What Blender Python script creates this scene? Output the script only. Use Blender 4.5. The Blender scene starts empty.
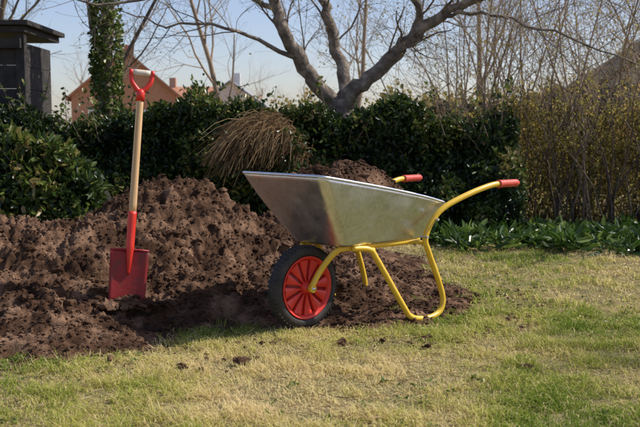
import bpy, math, random
import numpy as np
from mathutils import Vector, Matrix
random.seed(7); R=np.random.default_rng(11)
S=bpy.context.scene
COL=S.collection

# ---------------------------------------------------------------- helpers
def mk(name,verts,faces,mat=None,smooth=False,parent=None,rnd=None):
    verts=np.asarray(verts,dtype=np.float32).reshape(-1,3)
    fl=[np.asarray(f,dtype=np.int32) for f in (faces if isinstance(faces,list) else [faces])]
    fl=[f for f in fl if f.size]
    me=bpy.data.meshes.new(name)
    me.vertices.add(len(verts)); me.vertices.foreach_set('co',verts.ravel())
    loops=np.concatenate([f.ravel() for f in fl])
    tot=np.concatenate([np.full(len(f),f.shape[1],dtype=np.int32) for f in fl])
    start=np.concatenate([[0],np.cumsum(tot)[:-1]]).astype(np.int32)
    me.loops.add(len(loops)); me.loops.foreach_set('vertex_index',loops)
    me.polygons.add(len(tot)); me.polygons.foreach_set('loop_start',start); me.polygons.foreach_set('loop_total',tot)
    me.polygons.foreach_set('use_smooth',np.full(len(tot),smooth,dtype=bool))
    if rnd is not None:
        a=me.attributes.new('rnd','FLOAT','FACE'); a.data.foreach_set('value',np.asarray(rnd,dtype=np.float32))
    me.update(calc_edges=True)
    ob=bpy.data.objects.new(name,me); COL.objects.link(ob)
    if mat: me.materials.append(mat)
    if parent: ob.parent=parent
    return ob
def empty(name,loc=(0,0,0),rz=0):
    e=bpy.data.objects.new(name,None); e.location=loc; e.rotation_euler=(0,0,rz); COL.objects.link(e); return e
def fade(t): return t*t*(3-2*t)
TAB=R.random((256,256))
def vn(x,y):
    xi=np.floor(x).astype(int); yi=np.floor(y).astype(int); fx=fade(x-xi); fy=fade(y-yi)
    g=lambda a,b:TAB[a%256,b%256]
    return (g(xi,yi)*(1-fx)+g(xi+1,yi)*fx)*(1-fy)+(g(xi,yi+1)*(1-fx)+g(xi+1,yi+1)*fx)*fy
def fbm(x,y,o=4,g=.5):
    s=0;a=1;t=0
    for i in range(o):
        ca,sa=math.cos(.6*i),math.sin(.6*i)
        s=s+a*vn((x*ca-y*sa)*2**i+17.3*i,(x*sa+y*ca)*2**i+5.1*i); t+=a; a*=g
    return s/t
def catmull(P,n=8):
    P=np.asarray(P,float); Q=np.vstack([2*P[0]-P[1],P,2*P[-1]-P[-2]]); out=[]
    for i in range(1,len(Q)-2):
        for k in range(n):
            t=k/n
            out.append(.5*((2*Q[i])+(-Q[i-1]+Q[i+1])*t+(2*Q[i-1]-5*Q[i]+4*Q[i+1]-Q[i+2])*t*t+(-Q[i-1]+3*Q[i]-3*Q[i+1]+Q[i+2])*t**3))
    out.append(P[-1]); return np.array(out)
class Tubes:
    def __init__(s): s.v=[];s.q=[];s.n=0;s.caps={}
    def add(s,P,r,k=6,closed=False,cap=True):
        P=np.asarray(P,float); n=len(P)
        r=np.broadcast_to(np.asarray(r,float),(n,))
        T=np.gradient(P,axis=0)
        if closed: T=np.roll(P,-1,0)-np.roll(P,1,0)
        T/=np.linalg.norm(T,axis=1)[:,None]+1e-12
        u=np.cross(T[0],[0,0,1.]); 
        if np.linalg.norm(u)<.1: u=np.cross(T[0],[1.,0,0])
        u/=np.linalg.norm(u); U=np.empty((n,3))
        for i in range(n):
            u=u-T[i]*u.dot(T[i]); u/=np.linalg.norm(u)+1e-12; U[i]=u
        V=np.cross(T,U); a=np.arange(k)*2*np.pi/k
        ring=P[:,None]+r[:,None,None]*(np.cos(a)[None,:,None]*U[:,None]+np.sin(a)[None,:,None]*V[:,None])
        s.v.append(ring.reshape(-1,3))
        i=np.arange(n if closed else n-1)[:,None]*k; j=np.arange(k)[None,:]; jn=(j+1)%k
        nx=(i+k)%(n*k)
        s.q.append((np.stack([i+j,i+jn,nx+jn,nx+j],-1).reshape(-1,4)+s.n))
        if cap and not closed and k>4:
            s.caps.setdefault(k,[]).append(s.n+np.arange(k)[::-1]); s.caps[k].append(s.n+(n-1)*k+np.arange(k))
        s.n+=n*k
    def obj(s,name,mat,smooth=True,parent=None):
        return mk(name,np.concatenate(s.v),[np.concatenate(s.q)]+[np.array(c) for c in s.caps.values()],mat,smooth,parent)
def unit(v): return v/(np.linalg.norm(v,axis=-1,keepdims=True)+1e-9)
def leaves(C,L,W,dirn=None,spread=1.0,nrm=None):
    n=len(C); d=unit(R.normal(size=(n,3)))
    if dirn is not None: d=unit(d*spread+dirn)
    q=R.normal(size=(n,3))
    if nrm is not None: q=q*.8+nrm
    s=unit(np.cross(d,q)); up=np.cross(s,d)
    L=np.broadcast_to(L,(n,))[:,None]; W=np.broadcast_to(W,(n,))[:,None]
    v=np.stack([C,C+d*L*.3+s*W*.45+up*W*.12,C+d*L*.7+s*W*.38+up*W*.08,C+d*L-up*W*.15,C+d*L*.7-s*W*.38+up*W*.08,C+d*L*.3-s*W*.45+up*W*.12],1)
    f=np.arange(n*6).reshape(n,6)
    return v.reshape(-1,3),[f[:,[0,1,2,3]],f[:,[0,3,4,5]]]
def box(name,c,s,mat,parent=None,bev=0):
    c=np.array(c,float); s=np.array(s,float)/2
    v=np.array([[x,y,z] for x in(-1,1) for y in(-1,1) for z in(-1,1)],float)*s+c
    f=np.array([[0,1,3,2],[4,6,7,5],[0,4,5,1],[2,3,7,6],[0,2,6,4],[1,5,7,3]])
    o=mk(name,v,f,mat,False,parent)
    if bev:
        m=o.modifiers.new('b','BEVEL'); m.width=bev; m.segments=2
    return o

# ---------------------------------------------------------------- materials
def newmat(name):
    m=bpy.data.materials.new(name); m.use_nodes=True; nt=m.node_tree
    return m,nt,nt.nodes['Principled BSDF'],nt.nodes['Material Output']
def ramp(nt,fac,stops):
    r=nt.nodes.new('ShaderNodeValToRGB'); e=r.color_ramp.elements
    while len(e)<len(stops): e.new(.5)
    for i,(p,c) in enumerate(stops): e[i].position=p; e[i].color=(*c,1)
    nt.links.new(fac,r.inputs[0]); return r.outputs[0]
def noise(nt,scale,detail=4,rough=.6,coord='Object'):
    tc=nt.nodes.new('ShaderNodeTexCoord'); n=nt.nodes.new('ShaderNodeTexNoise')
    n.inputs['Scale'].default_value=scale; n.inputs['Detail'].default_value=detail; n.inputs['Roughness'].default_value=rough
    nt.links.new(tc.outputs[coord],n.inputs['Vector']); return n.outputs['Fac']
def bump(nt,b,h,strength,dist=.01):
    n=nt.nodes.new('ShaderNodeBump'); n.inputs['Strength'].default_value=strength; n.inputs['Distance'].default_value=dist
    nt.links.new(h,n.inputs['Height']); nt.links.new(n.outputs[0],b.inputs['Normal'])
def noisemat(name,stops,scale=5,rough=.8,metal=0,bs=.3,bscale=40,bd=.01,detail=4):
    m,nt,b,o=newmat(name); nt.links.new(ramp(nt,noise(nt,scale,detail),stops),b.inputs['Base Color'])
    b.inputs['Roughness'].default_value=rough; b.inputs['Metallic'].default_value=metal
    if bs: bump(nt,b,noise(nt,bscale,3,.7),bs,bd)
    return m
def leafmat(name,stops,trans=.35,rough=.45,gloss=True):
    m,nt,b,o=newmat(name)
    a=nt.nodes.new('ShaderNodeAttribute'); a.attribute_name='rnd'
    c=ramp(nt,a.outputs['Fac'],stops)
    if gloss: nt.links.new(c,b.inputs['Base Color']); b.inputs['Roughness'].default_value=rough
    else:
        nt.nodes.remove(b); b=nt.nodes.new('ShaderNodeBsdfDiffuse'); nt.links.new(c,b.inputs['Color'])
    t=nt.nodes.new('ShaderNodeBsdfTranslucent'); nt.links.new(c,t.inputs['Color'])
    mx=nt.nodes.new('ShaderNodeMixShader'); mx.inputs[0].default_value=trans
    nt.links.new(b.outputs[0],mx.inputs[1]); nt.links.new(t.outputs[0],mx.inputs[2]); nt.links.new(mx.outputs[0],o.inputs['Surface'])
    return m
M_soil=noisemat('soil',[(.3,(.024,.012,.006)),(.48,(.085,.044,.024)),(.68,(.28,.165,.10))],scale=6,rough=.95,bs=.8,bscale=120,bd=.012,detail=9)
M_soil.node_tree.nodes['Principled BSDF'].inputs['Specular IOR Level'].default_value=.15
M_ground=noisemat('lawn_ground',[(.3,(.12,.12,.035)),(.5,(.30,.25,.09)),(.7,(.48,.36,.18))],scale=3,rough=.95,bs=.9,bscale=90,bd=.03,detail=12)
M_grass=leafmat('grass',[(0,(.18,.26,.04)),(.4,(.44,.47,.095)),(.7,(.66,.58,.19)),(1,(.85,.70,.38))],.5,.5,False)
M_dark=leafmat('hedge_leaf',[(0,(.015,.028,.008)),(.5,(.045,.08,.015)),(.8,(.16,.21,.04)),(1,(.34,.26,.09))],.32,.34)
M_yel=leafmat('privet_leaf',[(0,(.15,.12,.04)),(.4,(.33,.28,.07)),(.8,(.52,.42,.13)),(1,(.48,.29,.14))],.5,.45,False)
M_ivy=leafmat('ivy_leaf',[(0,(.04,.08,.015)),(.5,(.12,.17,.03)),(1,(.24,.27,.06))],.3,.4)
M_bed=leafmat('ramsons_leaf',[(0,(.025,.055,.01)),(.6,(.06,.12,.02)),(1,(.22,.30,.06))],.35,.33)
M_bud=leafmat('bud_leaf',[(0,(.3,.28,.06)),(1,(.55,.42,.15))],.4,.5,False)
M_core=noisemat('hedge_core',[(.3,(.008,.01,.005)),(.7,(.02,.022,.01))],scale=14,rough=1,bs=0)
M_bark=noisemat('bark',[(.3,(.07,.052,.038)),(.5,(.2,.155,.115)),(.72,(.42,.34,.26))],scale=11,rough=.9,bs=.8,bscale=30,bd=.02,detail=6)
M_twig=noisemat('twig_bark',[(.3,(.22,.155,.105)),(.7,(.46,.34,.23))],scale=4,rough=.85,bs=0)
M_twigd=noisemat('dark_twig_bark',[(.3,(.07,.05,.035)),(.7,(.2,.14,.095))],scale=4,rough=.85,bs=0)
M_straw=leafmat('dry_straw',[(0,(.12,.07,.035)),(.3,(.2,.125,.065)),(.6,(.36,.25,.13)),(1,(.62,.48,.29))],.25,.7,False)
M_yellow=noisemat('yellow_paint',[(.3,(.74,.45,.03)),(.7,(.8,.52,.05))],scale=12,rough=.32,bs=.05,bscale=80,bd=.002)
M_red=noisemat('red_paint',[(.3,(.62,.025,.015)),(.7,(.76,.045,.025))],scale=8,rough=.4,bs=.05,bscale=60,bd=.002)
M_red_shade=noisemat('shaded_red_paint',[(.3,(.24,.01,.01)),(.5,(.30,.014,.014)),(.68,(.12,.03,.02))],scale=11,rough=.55,bs=.15,detail=10)  # darker copy of the red: shade on blade and wheel recesses, in the colour
M_rubber=noisemat('rubber',[(.3,(.012,.012,.012)),(.7,(.05,.04,.033))],scale=20,rough=.7,bs=.2,bscale=80,bd=.003)
M_grip=noisemat('red_rubber_grip',[(.3,(.55,.05,.03)),(.7,(.66,.09,.05))],scale=20,rough=.55,bs=.2,bscale=120,bd=.002)
M_pale=noisemat('pale_wood',[(.3,(.6,.5,.38)),(.7,(.75,.67,.55))],scale=12,rough=.5,bs=0)
M_shed=noisemat('dark_shed_wood',[(.3,(.02,.017,.015)),(.7,(.055,.045,.038))],scale=8,rough=.85,bs=.4,bscale=40)
M_wood,nt,b,o=newmat('ash_wood')
tc=nt.nodes.new('ShaderNodeTexCoord'); mp=nt.nodes.new('ShaderNodeMapping'); mp.inputs['Scale'].default_value=(60,60,2.5); nn_=nt.nodes.new('ShaderNodeTexNoise'); nn_.inputs['Scale'].default_value=1.5; nn_.inputs['Detail'].default_value=5
nt.links.new(tc.outputs['Object'],mp.inputs[0]); nt.links.new(mp.outputs[0],nn_.inputs['Vector']); nt.links.new(ramp(nt,nn_.outputs['Fac'],[(.3,(.5,.29,.12)),(.7,(.8,.53,.28))]),b.inputs['Base Color']); b.inputs['Roughness'].default_value=.5
M_galv,nt,b,o=newmat('galvanised_steel')
tc=nt.nodes.new('ShaderNodeTexCoord'); vo=nt.nodes.new('ShaderNodeTexVoronoi'); vo.inputs['Scale'].default_value=60
nt.links.new(tc.outputs['Object'],vo.inputs['Vector'])
nt.links.new(ramp(nt,vo.outputs['Color'],[(0,(.64,.66,.70)),(1,(.80,.82,.86))]),b.inputs['Base Color'])
b.inputs['Metallic'].default_value=.93
rr=nt.nodes.new('ShaderNodeMapRange'); rr.inputs['From Min'].default_value=.3; rr.inputs['From Max'].default_value=.7; rr.inputs['To Min'].default_value=.22; rr.inputs['To Max'].default_value=.46
nt.links.new(noise(nt,9,6),rr.inputs['Value']); nt.links.new(rr.outputs[0],b.inputs['Roughness'])
bump(nt,b,noise(nt,5,2),.4,.015)

# ---------------------------------------------------------------- ground
g=[[-300,-20],[300,-20],[300,500],[-300,500]]
mk('ground',[[x,y,0] for x,y in g],np.array([[0,1,2,3]]),M_ground)

# ---------------------------------------------------------------- soil pile
def Gs(x,y,cx,cy,h,sx,sy): return h*np.exp(-.5*(((x-cx)/sx)**2+((y-cy)/sy)**2))
def softstep(a,b,x): t=np.clip((x-a)/(b-a),0,1); return t*t*(3-2*t)
def H(x,y):
    wx=x+.14*(fbm(x*4,y*4,3)-.5); wy=y+.14*(fbm(x*4+30,y*4,3)-.5)
    h=Gs(wx,wy,-.93,5.95,.36,.30,.5)+Gs(wx,wy,-1.25,5.75,.26,.45,.6)+Gs(wx,wy,-2.5,5.7,.42,.75,.75)+Gs(wx,wy,-1.6,4.75,.14,.45,.42)+Gs(wx,wy,-.25,6.4,.36,.5,.6)+Gs(wx,wy,-1.3,4.0,.07,.35,.25)+Gs(wx,wy,-1.1,4.9,.12,.4,.4)-Gs(x,y,-.95,4.38,.03,.12,.12)+Gs(x,y,.10,4.99,.10,.14,.09)
    ex=((x-.05)/.98)**2+((y-5.15)/.9)**2
    h=h+.06*(1-softstep(.45,1.25,ex))
    amp=.3+np.clip(h*3.2,0,1)
    n1=fbm(x*2.2+3,y*2.2+9,3)-.5
    n2=np.abs(fbm(wx*5+1,wy*5+4,4,.6)-.5)*2
    n3=fbm(wx*15,wy*15,3,.6)-.5
    n3b=np.abs(fbm(x*24+7,y*24,2)-.5)
    n4=fbm(x*70,y*70,3,.7)-.5
    return h-.045+amp*(n1*.12+(.25-n2)*.16+n3*.085-n3b*.03+n4*.026)
nx,ny=560,480
gx,gy=np.meshgrid(np.linspace(-3.6,1.25,nx),np.linspace(3.4,7.7,ny))
gz=H(gx,gy)
idx=np.arange(nx*ny).reshape(ny,nx)
F=np.stack([idx[:-1,:-1],idx[:-1,1:],idx[1:,1:],idx[1:,:-1]],-1).reshape(-1,4)
keep=(gz.ravel()[F].max(1)>-.03); F=F[keep]
mk('soil_pile',np.stack([gx,gy,gz],-1).reshape(-1,3),F,M_soil,True)
print('H spade',H(np.array([-.98]),np.array([4.47])),'wheel',H(np.array([-.084]),np.array([4.4])),'foot',H(np.array([.61]),np.array([4.63])),'peak',gz.max())
import bmesh
def ico(sub):
    bm=bmesh.new(); bmesh.ops.create_icosphere(bm,subdivisions=sub,radius=1); bm.verts.ensure_lookup_table()
    a=np.array([v.co[:] for v in bm.verts]); f=np.array([[v.index for v in q.verts] for q in bm.faces]); bm.free(); return a,f
I1=ico(1); I2=ico(3)
def clods(name,C,sz,mat=M_soil,parent=None,hi=False):
    IV,IF=I2 if hi else I1
    n=len(C); v=IV[None]; d=1+0*v[...,:1]
    if hi:
        for fq,am in ((1.6,.3),(3.3,.2),(7,.12)):
            A=R.normal(size=(n,3,3))*fq; ph=R.random((n,1,3))*6.28
            d=d+am*np.sin(np.einsum('ovk,nkj->nvj',v,A)+ph).mean(-1,keepdims=True)*1.6
        d=d+R.normal(size=(n,len(IV),1))*.035
    else: d=d+R.normal(size=(n,len(IV),1))*.28
    sc=R.uniform(.6,1.4,(n,1,3))*np.array([1,1,.7])
    V=v*d*sc*np.reshape(sz,(n,1,1))+C[:,None]
    f=(IF[None]+(np.arange(n)*len(IV))[:,None,None]).reshape(-1,3)
    return mk(name,V.reshape(-1,3),f,mat,False,parent)
def scat(n,ymax):
    cx=R.uniform(-3.0,1.2,n); cy=R.uniform(3.4,ymax,n); hz=H(cx,cy); k=(hz>-.012); return cx[k],cy[k],hz[k]
cx,cy,hz=scat(50000,6.3); sz=.0025+.0085*R.random(len(cx))**2
tiny=np.stack([cx,cy,hz+sz*.2],-1); tsz=sz
cx,cy,hz=scat(900,6.3); sz=.010+.03*R.random(len(cx))**3; sz[hz<.06]*=.5
C=np.stack([cx,cy,hz+sz*.1],-1)
lx=np.array([.10,-.57,-.33,-.36,.5,.86,1.1,-.9,.3]); ly=np.array([4.05,3.6,3.68,3.72,4.15,3.63,4.6,3.75,4.1])
lsz=np.array([.026,.018,.026,.016,.014,.016,.014,.016,.012])
clods('soil_clods',np.vstack([C,np.stack([lx,ly,lsz*.3+.012],-1)]),np.concatenate([sz,lsz]),hi=True)
n=650; a=R.random(n)*6.28; ex=R.uniform(1.0,1.22,n); ax_=.05+1.03*ex*np.cos(a); ay_=5.05+.95*ex*np.sin(a)
bx=R.uniform(-1.6,-.2,n); by=R.uniform(3.55,4.3,n)
ax_=np.concatenate([ax_,bx[:350]]); ay_=np.concatenate([ay_,by[:350]]); k=(H(ax_,ay_)<0)&(ay_<5.6); ax_,ay_=ax_[k],ay_[k]; s2=.003+.010*R.random(len(ax_))**4
clods('soil_crumbs',np.vstack([tiny,np.stack([ax_,ay_,s2*.4+.008],-1)]),np.concatenate([tsz,s2]))
n=320; x=R.uniform(-2.6,.9,n); y=R.uniform(3.8,6.2,n); z=H(x,y); k=z>0
P=np.stack([x,y,z+.012],-1)[k]
d=unit(R.normal(size=(len(P),3))*np.array([1,1,.25])); v,f=leaves(P,R.uniform(.03,.1,len(P)),.004,dirn=d*4,spread=.1)
mk('dry_root_litter',v,f,M_straw,rnd=R.random(2*len(P)))

# ---------------------------------------------------------------- lawn grass
def dens(x,y): return fbm(x*1.3+40,y*1.3+7,4)
def blades(n,y0,y1,hmin,hmax,w,short=False):
    y=np.sqrt(R.random(n)*(y1**2-y0**2)+y0**2); x=R.uniform(-.44,.44,n)*y*1.0+R.uniform(-.1,.1,n)
    h=H(x,y); dn=dens(x,y); tuft=fbm(x*7,y*7,3)
    pr=np.clip(.1+2.4*(tuft-.36)+1.2*(.55-dn),0.08,1)
    if short: pr=1.05-pr; 
    k=((h<-.005)|((h<.012)&(R.random(n)<.35)))&(R.random(n)<pr)
    x,y,dn,tuft=x[k],y[k],dn[k],tuft[k]; n=len(x)
    z=np.maximum(H(x,y),0)
    hh=R.uniform(hmin,hmax,n)*(.3+1.3*tuft); a=R.random(n)*6.283
    ln=R.uniform(.3,1.8,n)*hh; B=np.stack([x,y,z-.003],-1)
    D=np.stack([np.cos(a),np.sin(a),0*a],-1); Wd=np.stack([-np.sin(a),np.cos(a),0*a],-1)
    Wd=unit(Wd+D*R.normal(size=(n,1))*.5)*(w*R.uniform(.6,1.3,n))[:,None]
    m=B+D*(ln*.35)[:,None]+np.array([0,0,1.])*(hh*.6)[:,None]
    t=B+D*ln[:,None]+np.array([0,0,1.])*(hh*R.uniform(.5,1,n))[:,None]
    V=np.stack([B-Wd,B+Wd,m+Wd*.8,m-Wd*.8,t],1).reshape(-1,3); i=np.arange(n)[:,None]*5
    q=i+np.array([[0,1,2,3]]); tr=i+np.array([[3,2,4]])
    c=np.clip(R.normal(size=n)*.22+(.42 if not short else .72)+(dn-.5)*2.6,0,1); c[R.random(n)<.1]=1
    return V,q,tr,c
def grass_obj(name,sets):
    off=0;V=[];Q=[];T=[];C=[]
    for v,q,t,c in sets:
        V.append(v);Q.append(q+off);T.append(t+off);C.append(c);off+=len(v)
    C=np.concatenate(C); mk(name,np.concatenate(V),[np.concatenate(Q),np.concatenate(T)],M_grass,rnd=np.concatenate([C,C]))
grass_obj('lawn_grass',[blades(170000,2.6,4.8,.016,.046,.0017),blades(110000,4.6,8.8,.020,.05,.0028),blades(90000,2.6,5.0,.008,.022,.0018,True),blades(60000,5.0,8.6,.01,.025,.003,True)])
n=22000; y=np.sqrt(R.random(n)*(8**2-2.6**2)+2.6**2); x=R.uniform(-.44,.44,n)*y; k=(H(x,y)<0)&(dens(x,y)+R.normal(size=n)*.06>.42); x,y=x[k],y[k]
P=np.stack([x,y,R.uniform(.004,.02,len(x))],-1); d=unit(R.normal(size=(len(P),3))*np.array([1,1,.12]))
v,f=leaves(P,R.uniform(.02,.07,len(P)),.004,dirn=d*5,spread=.1); mk('lawn_thatch',v,f,M_straw,rnd=np.tile(R.uniform(.3,1,len(P)),2))
n=900; y=np.sqrt(R.random(n)*(7.5**2-2.6**2)+2.6**2); x=R.uniform(-.4,.44,n)*y; k=(H(x,y)<0)&(fbm(x*2+5,y*2,2)>.5); x,y=np.repeat(x[k],5),np.repeat(y[k],5)
P=np.stack([x,y,0*x+.012],-1)+R.normal(size=(len(x),3))*[.008,.008,.003]; v,f=leaves(P,R.uniform(.012,.025,len(x)),.012,dirn=np.stack([R.normal(size=len(x)),R.normal(size=len(x)),0*x+.5],-1),spread=.2)
mk('lawn_weeds',v,f,M_ivy,rnd=np.tile(R.uniform(.5,1,len(x)),2))

# ---------------------------------------------------------------- wheelbarrow
WB=empty('wheelbarrow',(-.084,4.4,0),math.radians(42))
def L(s,w,z): return (s,-w,z)
def rrect(s0,s1,hw0,hw1,r,zf,seg=7):
    hw=max(hw0,hw1); pts=[]
    for (cx_,cy_,a0) in ((s1-r,hw-r,0),(s0+r,hw-r,90),(s0+r,-hw+r,180),(s1-r,-hw+r,270)):
        for i in range(seg+1):
            a=math.radians(a0+90*i/seg); pts.append([cx_+r*math.cos(a),cy_+r*math.sin(a)])
    out=[]; n=len(pts)
    for i in range(n):
        p=np.array(pts[i]); q=np.array(pts[(i+1)%n]); d=np.linalg.norm(q-p); m=10 if d>.12 else 1
        for k in range(m): out.append(p+(q-p)*k/m)
    o=[]
    for p in out:
        t=(p[0]-s0)/(s1-s0); f=(hw0+(hw1-hw0)*t)/hw; o.append([p[0],p[1]*f,zf(p[0])])
    return np.array(o)
ztop=lambda s:.60+.18*max(0,(.78-s)/.935)**.8
bot=rrect(.09,.69,.19,.19,.05,lambda s:.425)
top=rrect(-.155,.78,.315,.275,.05,ztop)
rings=[]
cen=bot.mean(0)
for q in (0.02,.35,.7,.93): rings.append(cen+(bot-cen)*q)
def tl(t): return bot+(top-bot)*t
for t in (.0,.03,.08,.2,.35,.5,.65,.8,.93,1.0):
    r=tl(t); bul=.012*math.sin(math.pi*t); c2=r.mean(0); dd=(r-c2)*[1,1,0]; r=r+dd*bul*2; rings.append(r)
V=np.concatenate(rings); n=len(bot); m=len(rings)
i=np.arange(m-1)[:,None]*n; j=np.arange(n)[None]; jn=(j+1)%n
F=np.stack([i+j,i+jn,i+n+jn,i+n+j],-1).reshape(-1,4)
tray=mk('tray',V,[F,np.arange(n)[None,::-1]],M_galv,True,WB)
so=tray.modifiers.new('s','SOLIDIFY'); so.thickness=.003; so.offset=1
t=Tubes(); t.add(top+[0,0,.001],.0075,10,closed=True); t.obj('tray_rim',M_galv,True,WB)
edge=tl(.66)*[.97,.95,1]+[.01,0,0]; RN=60; PC=np.array([.25,0,.815]); LV=[]
for k in range(RN+1):
    q=k/RN; prof=.5+.5*math.cos(math.pi*q**1.6)
    for e in edge:
        LV.append([PC[0]+(e[0]-PC[0])*q,PC[1]+(e[1]-PC[1])*q,e[2]+(PC[2]-e[2])*prof])
LV=np.array(LV); nn=fbm(LV[:,0]*9,LV[:,1]*9,4)-.5; n2=fbm(LV[:,0]*60,LV[:,1]*60,3,.7)-.5
LV[:,2]+=nn*.11+n2*.025
n=len(edge); i=np.arange(RN)[:,None]*n; j=np.arange(n)[None]; jn=(j+1)%n
mk('soil_load',LV,np.stack([i+j,i+n+j,i+n+jn,i+jn],-1).reshape(-1,4),M_soil,True,WB)
sel=R.choice(len(LV)*3//4,1800); clods('load_crumbs',LV[sel]+[0,0,.002],.003+.008*R.random(1800)**2,M_soil,WB)
sel=R.choice(len(LV)*3//4,60); clods('load_clods',LV[sel]+[0,0,.002],.01+.018*R.random(60)**2,M_soil,WB,hi=True)
t=Tubes(); RT=.0155
legp=[(.17,.175,.408),(.268,.2,.395),(.31,.215,.34),(.449,.27,.09),(.49,.283,.036),(.56,.29,.0165),(.64,.295,.0165),(.705,.295,.04),(.729,.293,.1),(.70,.287,.2),(.63,.275,.36),(.608,.272,.43),(.645,.28,.515),(.725,.30,.59),(.895,.33,.655),(1.06,.35,.695),(1.15,.355,.699),(1.24,.36,.70)]
for sg in (1,-1):
    t.add(catmull([L(a,b_*sg,c) for a,b_,c in legp],7),RT,12)
    t.add(catmull([L(-.005,.062*sg,.212),L(.05,.075*sg,.30),L(.10,.12*sg,.385),L(.15,.15*sg,.408),L(.35,.165*sg,.409),L(.66,.18*sg,.409)],7),RT,12)
t.add([L(.62,-.27,.405),L(.62,.27,.405)],.011,10); t.add([L(.30,-.2,.392),L(.30,.2,.392)],.011,10)
t.obj('tube_frame',M_yellow,True,WB)
t=Tubes()
for sg in (1,-1):
    P=catmull([L(1.115,.353*sg,.699),L(1.17,.356*sg,.7),L(1.285,.362*sg,.70)],8); r=np.full(len(P),.0205)
    r[::2]+=.0012; r[-1]=.012; r[0]=.024; r[1]=.024
    t.add(P,r,14)
t.obj('handle_grips',M_grip,True,WB)
t=Tubes()
for sg in (1,-1):
    for s_,w_,z_ in ((.60,.278,.44),(.66,.298,.53)):
        t.add([L(s_,(w_-.03)*sg,z_),L(s_,(w_+.018)*sg,z_)],.007,8)
t.obj('frame_bolts',M_galv,False,WB)
def lathe(name,prof,mat,k=72,smooth=True,loop=False,cz=.212):
    prof=np.array(prof,float); n=len(prof); a=np.arange(k)*2*np.pi/k
    V=np.stack([prof[None,:,0]*np.cos(a)[:,None],np.broadcast_to(prof[None,:,1],(k,n)),prof[None,:,0]*np.sin(a)[:,None]+cz],-1).reshape(-1,3)
    i=np.arange(k)[:,None]*n; nx_=((np.arange(k)+1)%k)[:,None]*n; m=n if loop else n-1; j=np.arange(m)[None]; jn=(j+1)%n
    return mk(name,V,np.stack([i+j,nx_+j,nx_+jn,i+jn],-1).reshape(-1,4),mat,smooth,WB)
a=np.arange(24)*2*np.pi/24
ty=[( .176+.034*np.cos(q)*(1 if np.cos(q)>0 else .75), .037*np.sin(q)*(abs(np.sin(q))**-.15 if abs(np.sin(q))>.05 else 1)) for q in a]
lathe('tyre',ty,M_rubber,loop=True)
V=[];Fq=[];c=0
for k in range(56):
    th=k*2*np.pi/56
    for yy,sk in ((-.016,.25),(.016,-.25)):
        for (dy,dt) in ((-.013,-.03),(.013,-.03),(.013,.03),(-.013,.03)):
            for rr_ in (.203,.2125-abs(yy+dy)*.12):
                tt=th+dt+sk*dy*4*(.3); V.append([rr_*np.cos(tt),yy+dy,rr_*np.sin(tt)+.212])
        b0=c; Fq+= [[b0+1,b0+3,b0+5,b0+7],[b0,b0+1,b0+3,b0+2],[b0+2,b0+3,b0+5,b0+4],[b0+4,b0+5,b0+7,b0+6],[b0+6,b0+7,b0+1,b0]]; c+=8
mk('tyre_tread',V,np.array(Fq),M_rubber,False,WB)
lathe('wheel_rim',[(.153,-.034),(.158,-.036),(.158,-.028),(.146,-.024),(.142,-.018),(.142,.018),(.146,.024),(.158,.028),(.158,.036),(.153,.034),(.140,.026),(.136,.0),(.14,-.026)],M_red,loop=True)
lathe('wheel_disc',[(.0,-.012),(.145,-.012),(.145,.012),(.0,.012)],M_red_shade)
lathe('hub',[(.0,-.05),(.012,-.05),(.014,-.046),(.022,-.044),(.028,-.03),(.034,-.022),(.034,.022),(.028,.03),(.022,.044),(.014,.046),(.012,.05),(0,.05)],M_red)
V=[];Fq=[];c=0
for sg in (-1,1):
    for k in range(12):
        th=k*2*np.pi/12+.1; rs=[.032,.06,.1,.139]; N=len(rs)
        for r_ in rs:
            hw=max((.5*2*np.pi/12-.007/r_),.09)*.9; zt=.024 if r_<.05 else (.022 if r_<.12 else .024)
            for q,yy in ((-1.12,.0125),(-1,zt),(-.35,zt+.004),(.35,zt+.004),(1,zt),(1.12,.0125)):
                V.append([r_*np.cos(th+hw*q),yy*sg,r_*np.sin(th+hw*q)+.212])
        for i_ in range(N-1):
            for j_ in range(5):
                p=c+i_*6+j_; Fq.append([p,p+1,p+7,p+6])
        c+=N*6
mk('wheel_segments',V,np.array(Fq),M_red,False,WB)
t=Tubes(); t.add([(0,-.085,.212),(0,.085,.212)],.008,10); t.obj('axle',M_galv,True,WB)
for sg in (1,-1): 
    t=Tubes(); t.add([(0,sg*.058,.212),(0,sg*.078,.212)],.02,14); t.obj('axle_bracket',M_yellow,False,WB)

# ---------------------------------------------------------------- spade
SP=empty('garden_spade',(-.985,4.46,.125)); 
top_=Vector((-.912,4.60,1.285)); ax=(top_-Vector(SP.location)).normalized(); Ls=(top_-Vector(SP.location)).length
SP.rotation_mode='QUATERNION'; zax=ax; fx=Vector((.97,.24,0)); yv=zax.cross(fx).normalized(); xv=yv.cross(zax)
SP.rotation_quaternion=Matrix((xv,yv,zax)).transposed().to_quaternion()
V=[];nu,nv=13,14
for v_ in range(nv):
    zz=.26*v_/(nv-1); hw=.09+.008*(zz/.26); 
    if zz>.245: hw-=.006
    for u_ in range(nu):
        uu=-1+2*u_/(nu-1); V.append([uu*hw,-.012*(uu*uu)+.006,zz])
idx=np.arange(nu*nv).reshape(nv,nu); F=np.stack([idx[:-1,:-1],idx[:-1,1:],idx[1:,1:],idx[1:,:-1]],-1).reshape(-1,4)
bl=mk('blade',V,F,M_red_shade,True,SP); so=bl.modifiers.new('s','SOLIDIFY'); so.thickness=.004; so.offset=0
t=Tubes(); t.add([(-.097,-.004,.262),(-.05,.002,.265),(.05,.002,.265),(.097,-.004,.262)],.006,8)
t.obj('blade_tread',M_red_shade,True,SP)
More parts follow.
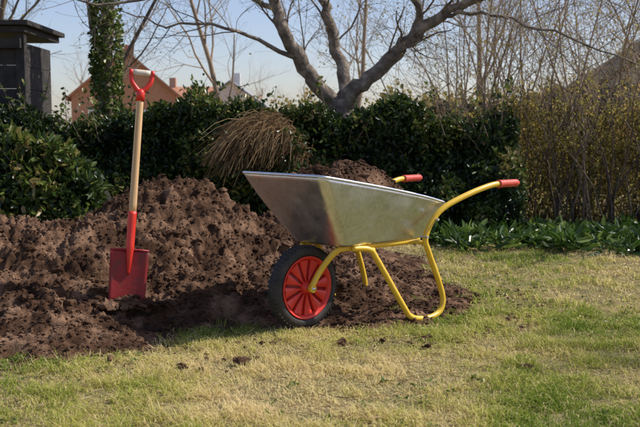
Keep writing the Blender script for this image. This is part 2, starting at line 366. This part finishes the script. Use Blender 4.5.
t=Tubes(); P=catmull([(0,.0,.14),(0,-.004,.21),(0,-.004,.28),(0,0,.36),(0,0,.46)],6); t.add(P,np.interp(P[:,2],[.13,.2,.28,.46],[.004,.013,.021,.0225]),14); t.obj('socket',M_red,True,SP)
t=Tubes(); P=np.array([(0,0,z_) for z_ in np.linspace(.44,Ls-.11,12)]); t.add(P,np.linspace(.0195,.0185,12),14); t.obj('shaft',M_wood,True,SP)
t=Tubes()
t.add([(0,0,Ls-.145),(0,0,Ls-.10),(0,0,Ls-.085)],[.0225,.022,.016],14)
for sg in (1,-1): 
    P=catmull([(sg*.003,0,Ls-.10),(sg*.022,0,Ls-.082),(sg*.045,0,Ls-.05),(sg*.052,0,Ls-.02),(sg*.052,0,Ls)],6); t.add(P,np.linspace(.014,.012,len(P)),10)
t.add([(-.064,0,Ls),(-.045,0,Ls)],.0165,12); t.add([(.045,0,Ls),(.064,0,Ls)],.0165,12)
t.obj('d_handle',M_red,True,SP)
t=Tubes(); t.add([(-.046,0,Ls),(-.02,0,Ls),(.02,0,Ls),(.046,0,Ls)],[.0155,.017,.017,.0155],12); t.obj('grip',M_pale,True,SP)
# soil thrown against the blade foot
nf=420; cxs=-.985+R.normal(size=nf)*.09; cys=4.425+R.normal(size=nf)*.03; ss=.006+.02*R.random(nf)**2
clods('spade_foot_soil',np.stack([cxs,cys,np.maximum(H(cxs,cys),.10)+ss*.5+.02*R.random(nf)],-1),ss)

# ---------------------------------------------------------------- hedges
def hedge(name,x0,x1,yf,depth,topf,n,Lf,Wf,mat,core=True,thick=.16,bulge=.22,seed=0,sprays=0):
    par=empty(name,(0,0,0))
    x=R.uniform(x0,x1,n); tz=topf(x); u=R.random(n)*(tz+depth*.5)
    front=u<tz
    z=np.where(front,u,tz); y=np.where(front,yf,yf+(u-tz))
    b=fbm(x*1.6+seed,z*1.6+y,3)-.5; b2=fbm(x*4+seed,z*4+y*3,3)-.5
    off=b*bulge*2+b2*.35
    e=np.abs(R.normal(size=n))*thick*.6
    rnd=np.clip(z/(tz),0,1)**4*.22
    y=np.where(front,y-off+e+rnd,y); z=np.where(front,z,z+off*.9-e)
    P=np.stack([x,y,np.maximum(z,.01)],-1)
    k=(b2>-.16)|(R.random(n)<.35)
    nr=np.where(front[:,None],[0,-1.,.35],[0,-.2,1.])
    P=P[k]; nr=nr[k]; b2=b2[k]; n=len(P)
    if sprays:
        sx=R.uniform(x0,x1,sprays); st=topf(sx); o=[]
        T=Tubes()
        for a_,t_ in zip(sx,st):
            p0=np.array([a_,yf+R.uniform(-.05,depth*.5),t_-.15]); d=np.array([R.normal()*.45,-abs(R.normal())*.3,1]); d/=np.linalg.norm(d); ln=R.uniform(.2,.5)
            T.add([p0,p0+d*ln*.5,p0+d*ln+[R.normal()*.03,0,0]],[.005,.004,.002],3)
            m=14; o.append(p0+d*(R.uniform(.3,1.05,m)*ln)[:,None]+R.normal(size=(m,3))*.02)
        T.obj('sprays',M_twigd,True,par)
        o=np.concatenate(o); P=np.vstack([P,o]); nr=np.vstack([nr,np.tile([0,-.3,.6],(len(o),1))]); b2=np.concatenate([b2,np.full(len(o),.12)]); n=len(P)
    v,f=leaves(P,Lf*R.uniform(.6,1.25,n),Wf*R.uniform(.7,1.2,n),dirn=nr*.4,spread=1,nrm=nr*.8)
    c=np.clip(R.normal(size=n)*.24+.40+(b2)*1.6,0,1)  # paler on bulges and sprays, darker in hollows: sun and shade in leaf colour
    mk('leaves',v,f,mat,rnd=np.tile(c,2),parent=par)
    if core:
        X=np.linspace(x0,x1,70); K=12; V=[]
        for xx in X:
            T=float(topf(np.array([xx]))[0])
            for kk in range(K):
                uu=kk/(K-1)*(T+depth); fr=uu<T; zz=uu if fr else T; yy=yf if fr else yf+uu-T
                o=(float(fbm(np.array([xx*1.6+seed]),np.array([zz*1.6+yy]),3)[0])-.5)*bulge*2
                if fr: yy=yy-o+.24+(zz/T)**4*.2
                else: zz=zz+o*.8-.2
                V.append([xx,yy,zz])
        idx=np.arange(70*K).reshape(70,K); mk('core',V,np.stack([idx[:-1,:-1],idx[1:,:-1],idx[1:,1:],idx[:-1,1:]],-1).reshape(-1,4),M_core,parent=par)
    return par
ip=lambda xs,ys,a=.16:(lambda x:np.interp(x,xs,ys)+a*(fbm(x*2.2,x*0+2,3)-.5)*2)
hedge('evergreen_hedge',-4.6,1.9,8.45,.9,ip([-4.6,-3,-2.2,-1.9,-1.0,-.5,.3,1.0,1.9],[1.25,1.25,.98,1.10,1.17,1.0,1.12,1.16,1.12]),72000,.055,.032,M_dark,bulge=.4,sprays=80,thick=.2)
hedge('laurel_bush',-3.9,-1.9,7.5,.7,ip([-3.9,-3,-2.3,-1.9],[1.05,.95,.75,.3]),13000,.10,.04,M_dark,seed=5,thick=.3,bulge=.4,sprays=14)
hedge('privet_hedge',1.7,5.2,8.7,.9,ip([1.7,2.3,5.2],[1.1,1.2,1.35],.25),29000,.038,.024,M_yel,core=False,thick=.9,bulge=.5,seed=9,sprays=130)
t=Tubes()
for k in range(190):
    x=random.uniform(1.7,5.2); y=random.uniform(8.45,9.3); p=np.array([x,y,0]); P=[p]; d=np.array([random.gauss(0,.2),random.gauss(0,.12),1])
    for i in range(6): d=d+R.normal(size=3)*[.14,.14,.05]; P.append(P[-1]+d*.24)
    t.add(P,np.linspace(random.uniform(.005,.016),.002,7),5)
t.obj('privet_stems',M_twigd).parent=bpy.data.objects['privet_hedge']
hedge('background_shrubbery',-9,12,14.0,2,ip([-9,-6,-4,-2,0,2,4,6,12],[.9,1.0,.9,1.0,1.3,1.5,1.6,1.8,2.0],.3),26000,.08,.055,M_yel,core=True,thick=.4,bulge=.7,seed=21)

# ramsons / bluebell bed
nc=900; cxx=R.uniform(.8,4.6,nc); cyy=R.uniform(6.2,8.6,nc); fr_=7.5-(cxx-.8)*.42+.35*(fbm(cxx*2.5,cyy*2.5,2)-.5)*2
k=(cyy>fr_)&((fbm(cxx*3,cyy*3,2)>.42)|(cyy>fr_+.5)); cxx,cyy=cxx[k],cyy[k]; m=12
x=np.repeat(cxx,m)+R.normal(size=len(cxx)*m)*.03; y=np.repeat(cyy,m)+R.normal(size=len(cxx)*m)*.03; sc_=np.repeat(R.uniform(.5,1.2,len(cxx)),m); cr=np.repeat(R.random(len(cxx)),m)
P=np.stack([x,y,0*x+.005],-1); rad=np.stack([x-np.repeat(cxx,m),y-np.repeat(cyy,m),0*x],-1)*16
zl=np.stack([0*x,0*x,R.uniform(.1,1.0,len(x))],-1)
P=P+zl*.09*sc_[:,None]+rad*.03
d=unit(rad+R.normal(size=P.shape)*.4*[1,1,.5]+zl*.6); v,f=leaves(P,R.uniform(.08,.15,len(x))*sc_,R.uniform(.03,.055,len(x)),dirn=d*4,spread=.3,nrm=np.tile([0,0,1.2],(len(x),1)))
mk('ramsons_bed',v,f,M_bed,rnd=np.tile(np.clip(.6*cr+.5*R.random(len(x)),0,1),2))

# ---------------------------------------------------------------- trees
def grow(T,p,d,Ln,r,lev,cfg,tips=None):
    n=5 if lev>0 else 3
    P=[np.array(p,float)]; d=np.array(d,float); d/=np.linalg.norm(d)
    for i in range(n):
        d=d+R.normal(size=3)*cfg.get('wig',.16)+np.array([0,0,cfg.get('up',.04)]); d/=np.linalg.norm(d); P.append(P[-1]+d*Ln/n)
    P=np.array(P); rr=np.linspace(r,max(r*.4,.0016),n+1)
    T.add(P,rr,8 if r>.04 else (5 if r>.012 else 3),cap=False)
    if tips is not None and lev<=1: tips.append(P[1:])
    if lev<=0: return
    kids(T,P,rr,Ln,lev,cfg,tips)
def kids(T,P,rr,Ln,lev,cfg,tips,num=None,f0=.2):
    m=num or cfg['n'][lev]
    for k in range(m):
        f=f0+(1-f0)*(k+R.random())/m; q=f*(len(P)-1); i=min(int(q),len(P)-2); pt=P[i]+(P[i+1]-P[i])*(q-i)
        ax_=P[i+1]-P[i]; ax_/=np.linalg.norm(ax_); s=unit(np.cross(ax_,R.normal(size=3)))
        ang=R.uniform(.5,1.1); dd=ax_*math.cos(ang)+s*math.sin(ang)
        dd=dd+np.array([0,0,cfg.get('lift',.15)])
        grow(T,pt,dd,Ln*R.uniform(.45,.75)*(1.1-.35*f),rr[i]*R.uniform(.35,.55),lev-1,cfg,tips)
def budleaves(tips,n,mat,name,parent,L_=.03):
    A=np.concatenate(tips); A=A[R.choice(len(A),n)]+R.normal(size=(n,3))*.03
    v,f=leaves(A,L_*R.uniform(.5,1.2,n),L_*.6); mk(name,v,f,mat,rnd=np.tile(R.random(n),2),parent=parent)
sc=9.6/889
def W(px,py,dy=0): return [(px-320)*sc,9.6+dy,.995+(130-py)*sc]
par=empty('apple_tree'); T=Tubes(); tips=[]
cfgA={'n':[0,4,5,6],'wig':.2,'up':.03,'lift':.12}
limbs=[([W(348,214),W(347,170),W(344,135),W(340,112),W(338,100)],[.17,.14,.13,.13,.12],0),
 ([W(338,106),W(318,86,-.1),W(300,62,-.2),W(285,38,-.3),W(278,15,-.3),W(272,-25,-.4),W(262,-70,-.4)],[.10,.085,.075,.066,.058,.05,.03],12),
 ([W(342,106),W(346,82,.1),W(337,50,.2),W(327,15,.2),W(316,-20,.3),W(310,-60,.3)],[.09,.07,.065,.055,.045,.03],10),
 ([W(342,108),W(362,84,-.1),W(388,62,-.1),W(408,42,-.2),W(436,22,-.3),W(468,6,-.3),W(512,-14,-.4),W(560,-20,-.5)],[.10,.082,.078,.07,.055,.045,.035,.02],16),
 ([W(408,42,-.2),W(414,18,-.3),W(402,-10,-.4),W(396,-40,-.4)],[.05,.04,.035,.03],6),
 ([W(436,22,-.3),W(470,22,-.5),W(510,34,-.6),W(560,52,-.8),(3.1,8.6,1.6)],[.022,.018,.014,.01,.005],8),
 ([W(300,62,-.2),W(262,46,-.4),W(222,32,-.5),W(180,34,-.6),W(140,22,-.7)],[.028,.02,.015,.011,.005],8),
 ([W(278,15,-.3),W(240,2,-.5),W(190,8,-.7),W(120,18,-.9),W(60,2,-1)],[.03,.024,.016,.012,.005],8)]
for P,r,m in limbs:
    Pc=catmull(P,4); rc=np.interp(np.linspace(0,1,len(Pc)),np.linspace(0,1,len(r)),r)
    rc=rc*(1+.12*(fbm(np.arange(len(rc))*.7,np.full(len(rc),m+r[0]*99),2)-.5)*2)
    if m: Pc[1:]+=R.normal(size=Pc[1:].shape)*.014
    T.add(Pc,rc,12 if m==0 or r[0]>.06 else 7)
    if m: kids(T,Pc,np.minimum(rc,.03),1.15,3,cfgA,tips,num=m,f0=.25)
T.obj('branches',M_bark,True,par); budleaves(tips,2000,M_bud,'buds',par,.022)
def tree(name,x,y,h,r,cfg,mat,lev=4,d=(0,0,1),buds=0,trunk=.4):
    par=empty(name,(x,y,0)); T=Tubes(); tips=[]
    P=[np.array([0,0,0.])]; dd=np.array(d,float)
    for i in range(8): dd=dd+R.normal(size=3)*[.08,.08,0]; P.append(P[-1]+dd/np.linalg.norm(dd)*h*.75/8)
    P=np.array(P); rr=np.linspace(r,r*.3,9); T.add(P,rr,8); kids(T,P,rr,h*.55,lev,cfg,tips,f0=trunk)
    T.obj('branches',mat,True,par)
    if buds: budleaves(tips,buds,M_bud,'buds',par,.03)
    return par
cf={'n':[0,4,4,5,9],'wig':.14,'up':.05,'lift':.2}
tree('bare_tree',-2.1,19,6.5,.075,cf,M_twig,trunk=.25)
tree('bare_tree',.9,26,7.5,.10,cf,M_twig,trunk=.25)
tree('bare_tree',3.0,17,6,.075,cf,M_twig,buds=1500,trunk=.2)
tree('bare_tree',5.6,15,6,.08,cf,M_twig,buds=3000,trunk=.15)
tree('bare_tree',-6.6,18,7,.09,cf,M_twigd,trunk=.3)
tree('bare_tree',8.2,20,8,.11,cf,M_twig,trunk=.2)
tree('bare_tree',5.3,7.4,4.6,.07,cf,M_twig,lev=3,buds=800,trunk=.3,d=(-.2,0,1))
tree('bare_tree',-3.2,11.5,4.4,.05,cf,M_twigd,trunk=.3,d=(.3,0,1),lev=3)
tree('bare_tree',4.9,4.1,4.6,.09,{'n':[0,4,5,7],'wig':.16,'up':.05,'lift':.25},M_bark,lev=3,buds=1500,trunk=.4)
# twiggy thicket right side
par=empty('hazel_thicket'); T=Tubes(); tips=[]
cs={'n':[0,5,7],'wig':.13,'up':.02,'lift':.1}
for k in range(70):
    x=random.uniform(1.6,6.0); y=random.uniform(9.9,12.8)
    grow(T,[x,y,0],[random.gauss(0,.35),random.gauss(0,.2),1],random.uniform(2.2,3.8),random.uniform(.009,.019),2,cs,tips)
T.obj('stems',M_twig,True,par); budleaves(tips,11000,M_bud,'buds',par,.034)
# ivy clad trunk
par=empty('ivy_clad_tree',(-2.3,9.7,0)); T=Tubes(); tips=[]
P=np.array([[.03*math.sin(i*1.3),0,i*.4] for i in range(11)]); T.add(P,np.linspace(.09,.06,11),10); kids(T,P,np.linspace(.08,.05,11)*.5,1.8,3,cfgA,tips,num=8,f0=.4); T.obj('branches',M_bark,True,par)
n=4200; a=R.random(n)*6.28; z=R.uniform(.5,3.2,n); rr=.08+.07*fbm(a*2,z*4,2)+R.random(n)*.05
k=fbm(a,z*3,2)>.36; a,z,rr=a[k],z[k],rr[k]; n=len(a)
v,f=leaves(np.stack([rr*np.cos(a),rr*np.sin(a),z],-1),.055*R.uniform(.6,1.2,n),.045,dirn=np.stack([np.cos(a),np.sin(a),-.4+0*a],-1)*.6)
mk('ivy',v,f,M_ivy,rnd=np.tile(R.random(n),2),parent=par)
# distant woodland
par=empty('distant_trees'); T=Tubes()
cd={'n':[0,4,6,7],'wig':.12,'up':.05,'lift':.25}
for k in range(18):
    x=random.uniform(-26,34); y=random.uniform(50,75); grow(T,[x,y,0],[0,0,1],random.uniform(2.5,4.5) ,.10,3,cd)
T.obj('crowns',M_twig,True,par)
# small clump of dead stems flopped over the hedge
par=empty('dead_grass_clump',(-.45,8.3,0)); n=3400; V=[]
a=R.uniform(0,6.28,n); lng=R.uniform(.12,.5,n); st=np.stack([R.normal(size=n)*.13,R.normal(size=n)*.07,.98+R.normal(size=n)*.06],-1)
st[:,2]-=1.6*st[:,0]**2
hd=np.stack([np.cos(a)*.35-.6,np.sin(a)*.3-.35,0*a],-1)+R.normal(size=(n,3))*[.3,.2,.2]
for i in range(4):
    t0=i/4; t1=(i+1)/4
    pos=lambda t:st+hd*(lng*t*.8)[:,None]+np.stack([0*a,0*a,lng*(.55*t-.95*t*t)],-1)
    p0,p1=pos(t0),pos(t1); sd_=unit(np.cross(p1-p0,R.normal(size=(n,3))*.4+[0,-1,.3]))*.0026
    V.append(np.stack([p0-sd_,p0+sd_,p1+sd_*.9,p1-sd_*.9],1))
V=np.concatenate(V).reshape(-1,3); rn=np.tile(np.clip(R.random(n)**1.5*.7,0,1),4)
mk('stalks',V,np.arange(len(V)).reshape(-1,4),M_straw,rnd=rn,parent=par)
T=Tubes()
for k in range(20): T.add([[R.normal()*.06+.06,R.normal()*.06+.2,0],[R.normal()*.06+.06,R.normal()*.06+.2,.5],[R.normal()*.06+.02,R.normal()*.04,.96]],.007,5)
T.obj('stems',M_twigd,True,par)
n=900; P=np.stack([R.normal(size=n)*.2,R.normal(size=n)*.05-.12,R.uniform(.5,1.0,n)],-1); v,f=leaves(P,.055,.032); mk('hedge_leaves',v,f,M_dark,rnd=np.tile(R.random(n)*.7,2),parent=par)

# ---------------------------------------------------------------- buildings
M_tile=noisemat('clay_roof_tile',[(.3,(.34,.14,.08)),(.7,(.5,.23,.13))],scale=3,rough=.85,bs=.3,bscale=10)
M_brick,nt,b,o=newmat('brick'); tb=nt.nodes.new('ShaderNodeTexBrick'); tb.inputs['Scale'].default_value=4
tb.inputs['Color1'].default_value=(.55,.21,.09,1); tb.inputs['Color2'].default_value=(.46,.17,.08,1); tb.inputs['Mortar'].default_value=(.4,.35,.3,1)
tc=nt.nodes.new('ShaderNodeTexCoord'); mp=nt.nodes.new('ShaderNodeMapping'); mp.inputs['Rotation'].default_value=(math.pi/2,0,0); nt.links.new(tc.outputs['Object'],mp.inputs[0]); nt.links.new(mp.outputs[0],tb.inputs['Vector']); nt.links.new(tb.outputs[0],b.inputs['Base Color']); b.inputs['Roughness'].default_value=.9
M_slate=noisemat('grey_roof',[(.3,(.2,.2,.21)),(.7,(.33,.33,.35))],scale=3,rough=.8,bs=.2)
M_thatch=noisemat('thatch',[(.3,(.015,.012,.01)),(.7,(.045,.036,.03))],scale=6,rough=1,bs=.8,bscale=25,bd=.05)
M_white=noisemat('white_paint',[(.3,(.7,.7,.68)),(.7,(.8,.8,.78))],scale=3,rough=.6,bs=0)
M_glass=noisemat('window_glass',[(.3,(.03,.035,.04)),(.7,(.05,.055,.06))],scale=1,rough=.1,bs=0)
def house(name,x,y,w,dp,eave,ridge,rz,wall,roof,over=.3):
    e=empty(name,(x,y,0),rz); hw=w/2; hd=dp/2
    V=[(-hw,-hd,0),(hw,-hd,0),(hw,hd,0),(-hw,hd,0),(-hw,-hd,eave),(hw,-hd,eave),(hw,hd,eave),(-hw,hd,eave),(0,-hd,ridge-.02),(0,hd,ridge-.02)]
    mk('walls',V,[np.array([[0,1,5,4],[1,2,6,5],[2,3,7,6],[3,0,4,7]]),np.array([[4,5,8],[6,7,9]])],wall,parent=e)
    k=(ridge-eave)/hw; o_=over; V=[]
    for sx in(-1,1):
        for yy in(-hd-o_,hd+o_):
            for th in (0,.14): V+= [(0,yy,ridge+th),(sx*(hw+o_),yy,eave-k*o_+th)]
    F=[]
    for s_ in(0,8):
        a0=s_; F+=[[a0+2,a0+3,a0+7,a0+6],[a0,a0+4,a0+5,a0+1],[a0,a0+1,a0+3,a0+2],[a0+4,a0+6,a0+7,a0+5],[a0+1,a0+5,a0+7,a0+3]]
    mk('roof',V,np.array(F),roof,parent=e)
    for wx in (-.25,.25):
        box('window_frame',(wx*w,-hd-.02,eave*.55),(w*.2,.06,eave*.4),M_white,e); box('window',(wx*w,-hd-.045,eave*.55),(w*.17,.03,eave*.34),M_glass,e)
    box('chimney',(0,hd*.5,ridge+.35),(.5,.5,1.0),wall,e)
    return e
house('brick_house',-10.7,50,5.4,8,2.7,5.0,math.radians(10),M_brick,M_tile,.25)
house('brick_house',-10.3,72,10,6,2.6,4.3,math.radians(90),M_brick,M_tile)
house('grey_roofed_house',-5.7,60,4,6,2.6,4.0,0,M_white,M_slate)
house('thatched_cottage',10.3,24,8,9,1.6,4.2,math.radians(-8),M_white,M_thatch)
# dark shed at left
sh=empty('garden_shed',(-3.6,9.6,0))
for i in range(8): box('wall_board',(0,-.5,.12+i*.235),(1.1,.03,.232),M_shed,sh,.004)
for i in range(8): box('side_board',(.56,.03,.12+i*.235),(.03,.93,.232),M_shed,sh,.004)
box('corner_post',(.58,-.5,.98),(.09,.09,1.94),M_shed,sh,.004); box('corner_post',(-.58,-.5,.98),(.09,.09,1.94),M_shed,sh,.004)
box('roof_fascia',(0,0,2.0),(1.3,1.2,.06),M_shed,sh,.006); box('roof_felt',(0,0,2.06),(1.4,1.3,.05),M_shed,sh,.006); box('eaves_beam',(0,-.57,1.86),(1.2,.05,.10),M_shed,sh,.004)

# ---------------------------------------------------------------- light, sky, camera
el=math.radians(46); az=math.radians(80)
sd=Vector((math.sin(az)*math.cos(el),math.cos(az)*math.cos(el),math.sin(el)))
l=bpy.data.lights.new('sun','SUN'); l.energy=5.0; l.angle=math.radians(.5); l.color=(1,.96,.89)
lo=bpy.data.objects.new('sun',l); COL.objects.link(lo); lo.rotation_mode='QUATERNION'; lo.rotation_quaternion=sd.to_track_quat('Z','Y'); lo.location=(8,2,8)
w=bpy.data.worlds.new('World'); S.world=w; w.use_nodes=True; nt=w.node_tree
sk=nt.nodes.new('ShaderNodeTexSky'); sk.sky_type='NISHITA'; sk.sun_disc=False; sk.sun_elevation=el; sk.sun_rotation=az; sk.dust_density=1.0; sk.ozone_density=1.6; sk.air_density=1.0
mx=nt.nodes.new('ShaderNodeVectorMath'); mx.operation='MULTIPLY'; mx.inputs[1].default_value=(1.12,1.04,1.14)
nt.links.new(sk.outputs[0],mx.inputs[0]); nt.links.new(mx.outputs[0],nt.nodes['Background'].inputs[0]); nt.nodes['Background'].inputs[1].default_value=.13
S.view_settings.view_transform='Standard'; S.view_settings.look='None'; S.view_settings.exposure=0
c=bpy.data.cameras.new('camera'); c.lens=50; c.sensor_width=36; c.clip_end=2000; c.clip_start=.05
co=bpy.data.objects.new('camera',c); COL.objects.link(co); co.location=(0,0,.995); co.rotation_euler=(math.radians(90-5.37),0,0); S.camera=co
c.dof.use_dof=True; c.dof.focus_distance=4.5; c.dof.aperture_fstop=5.6
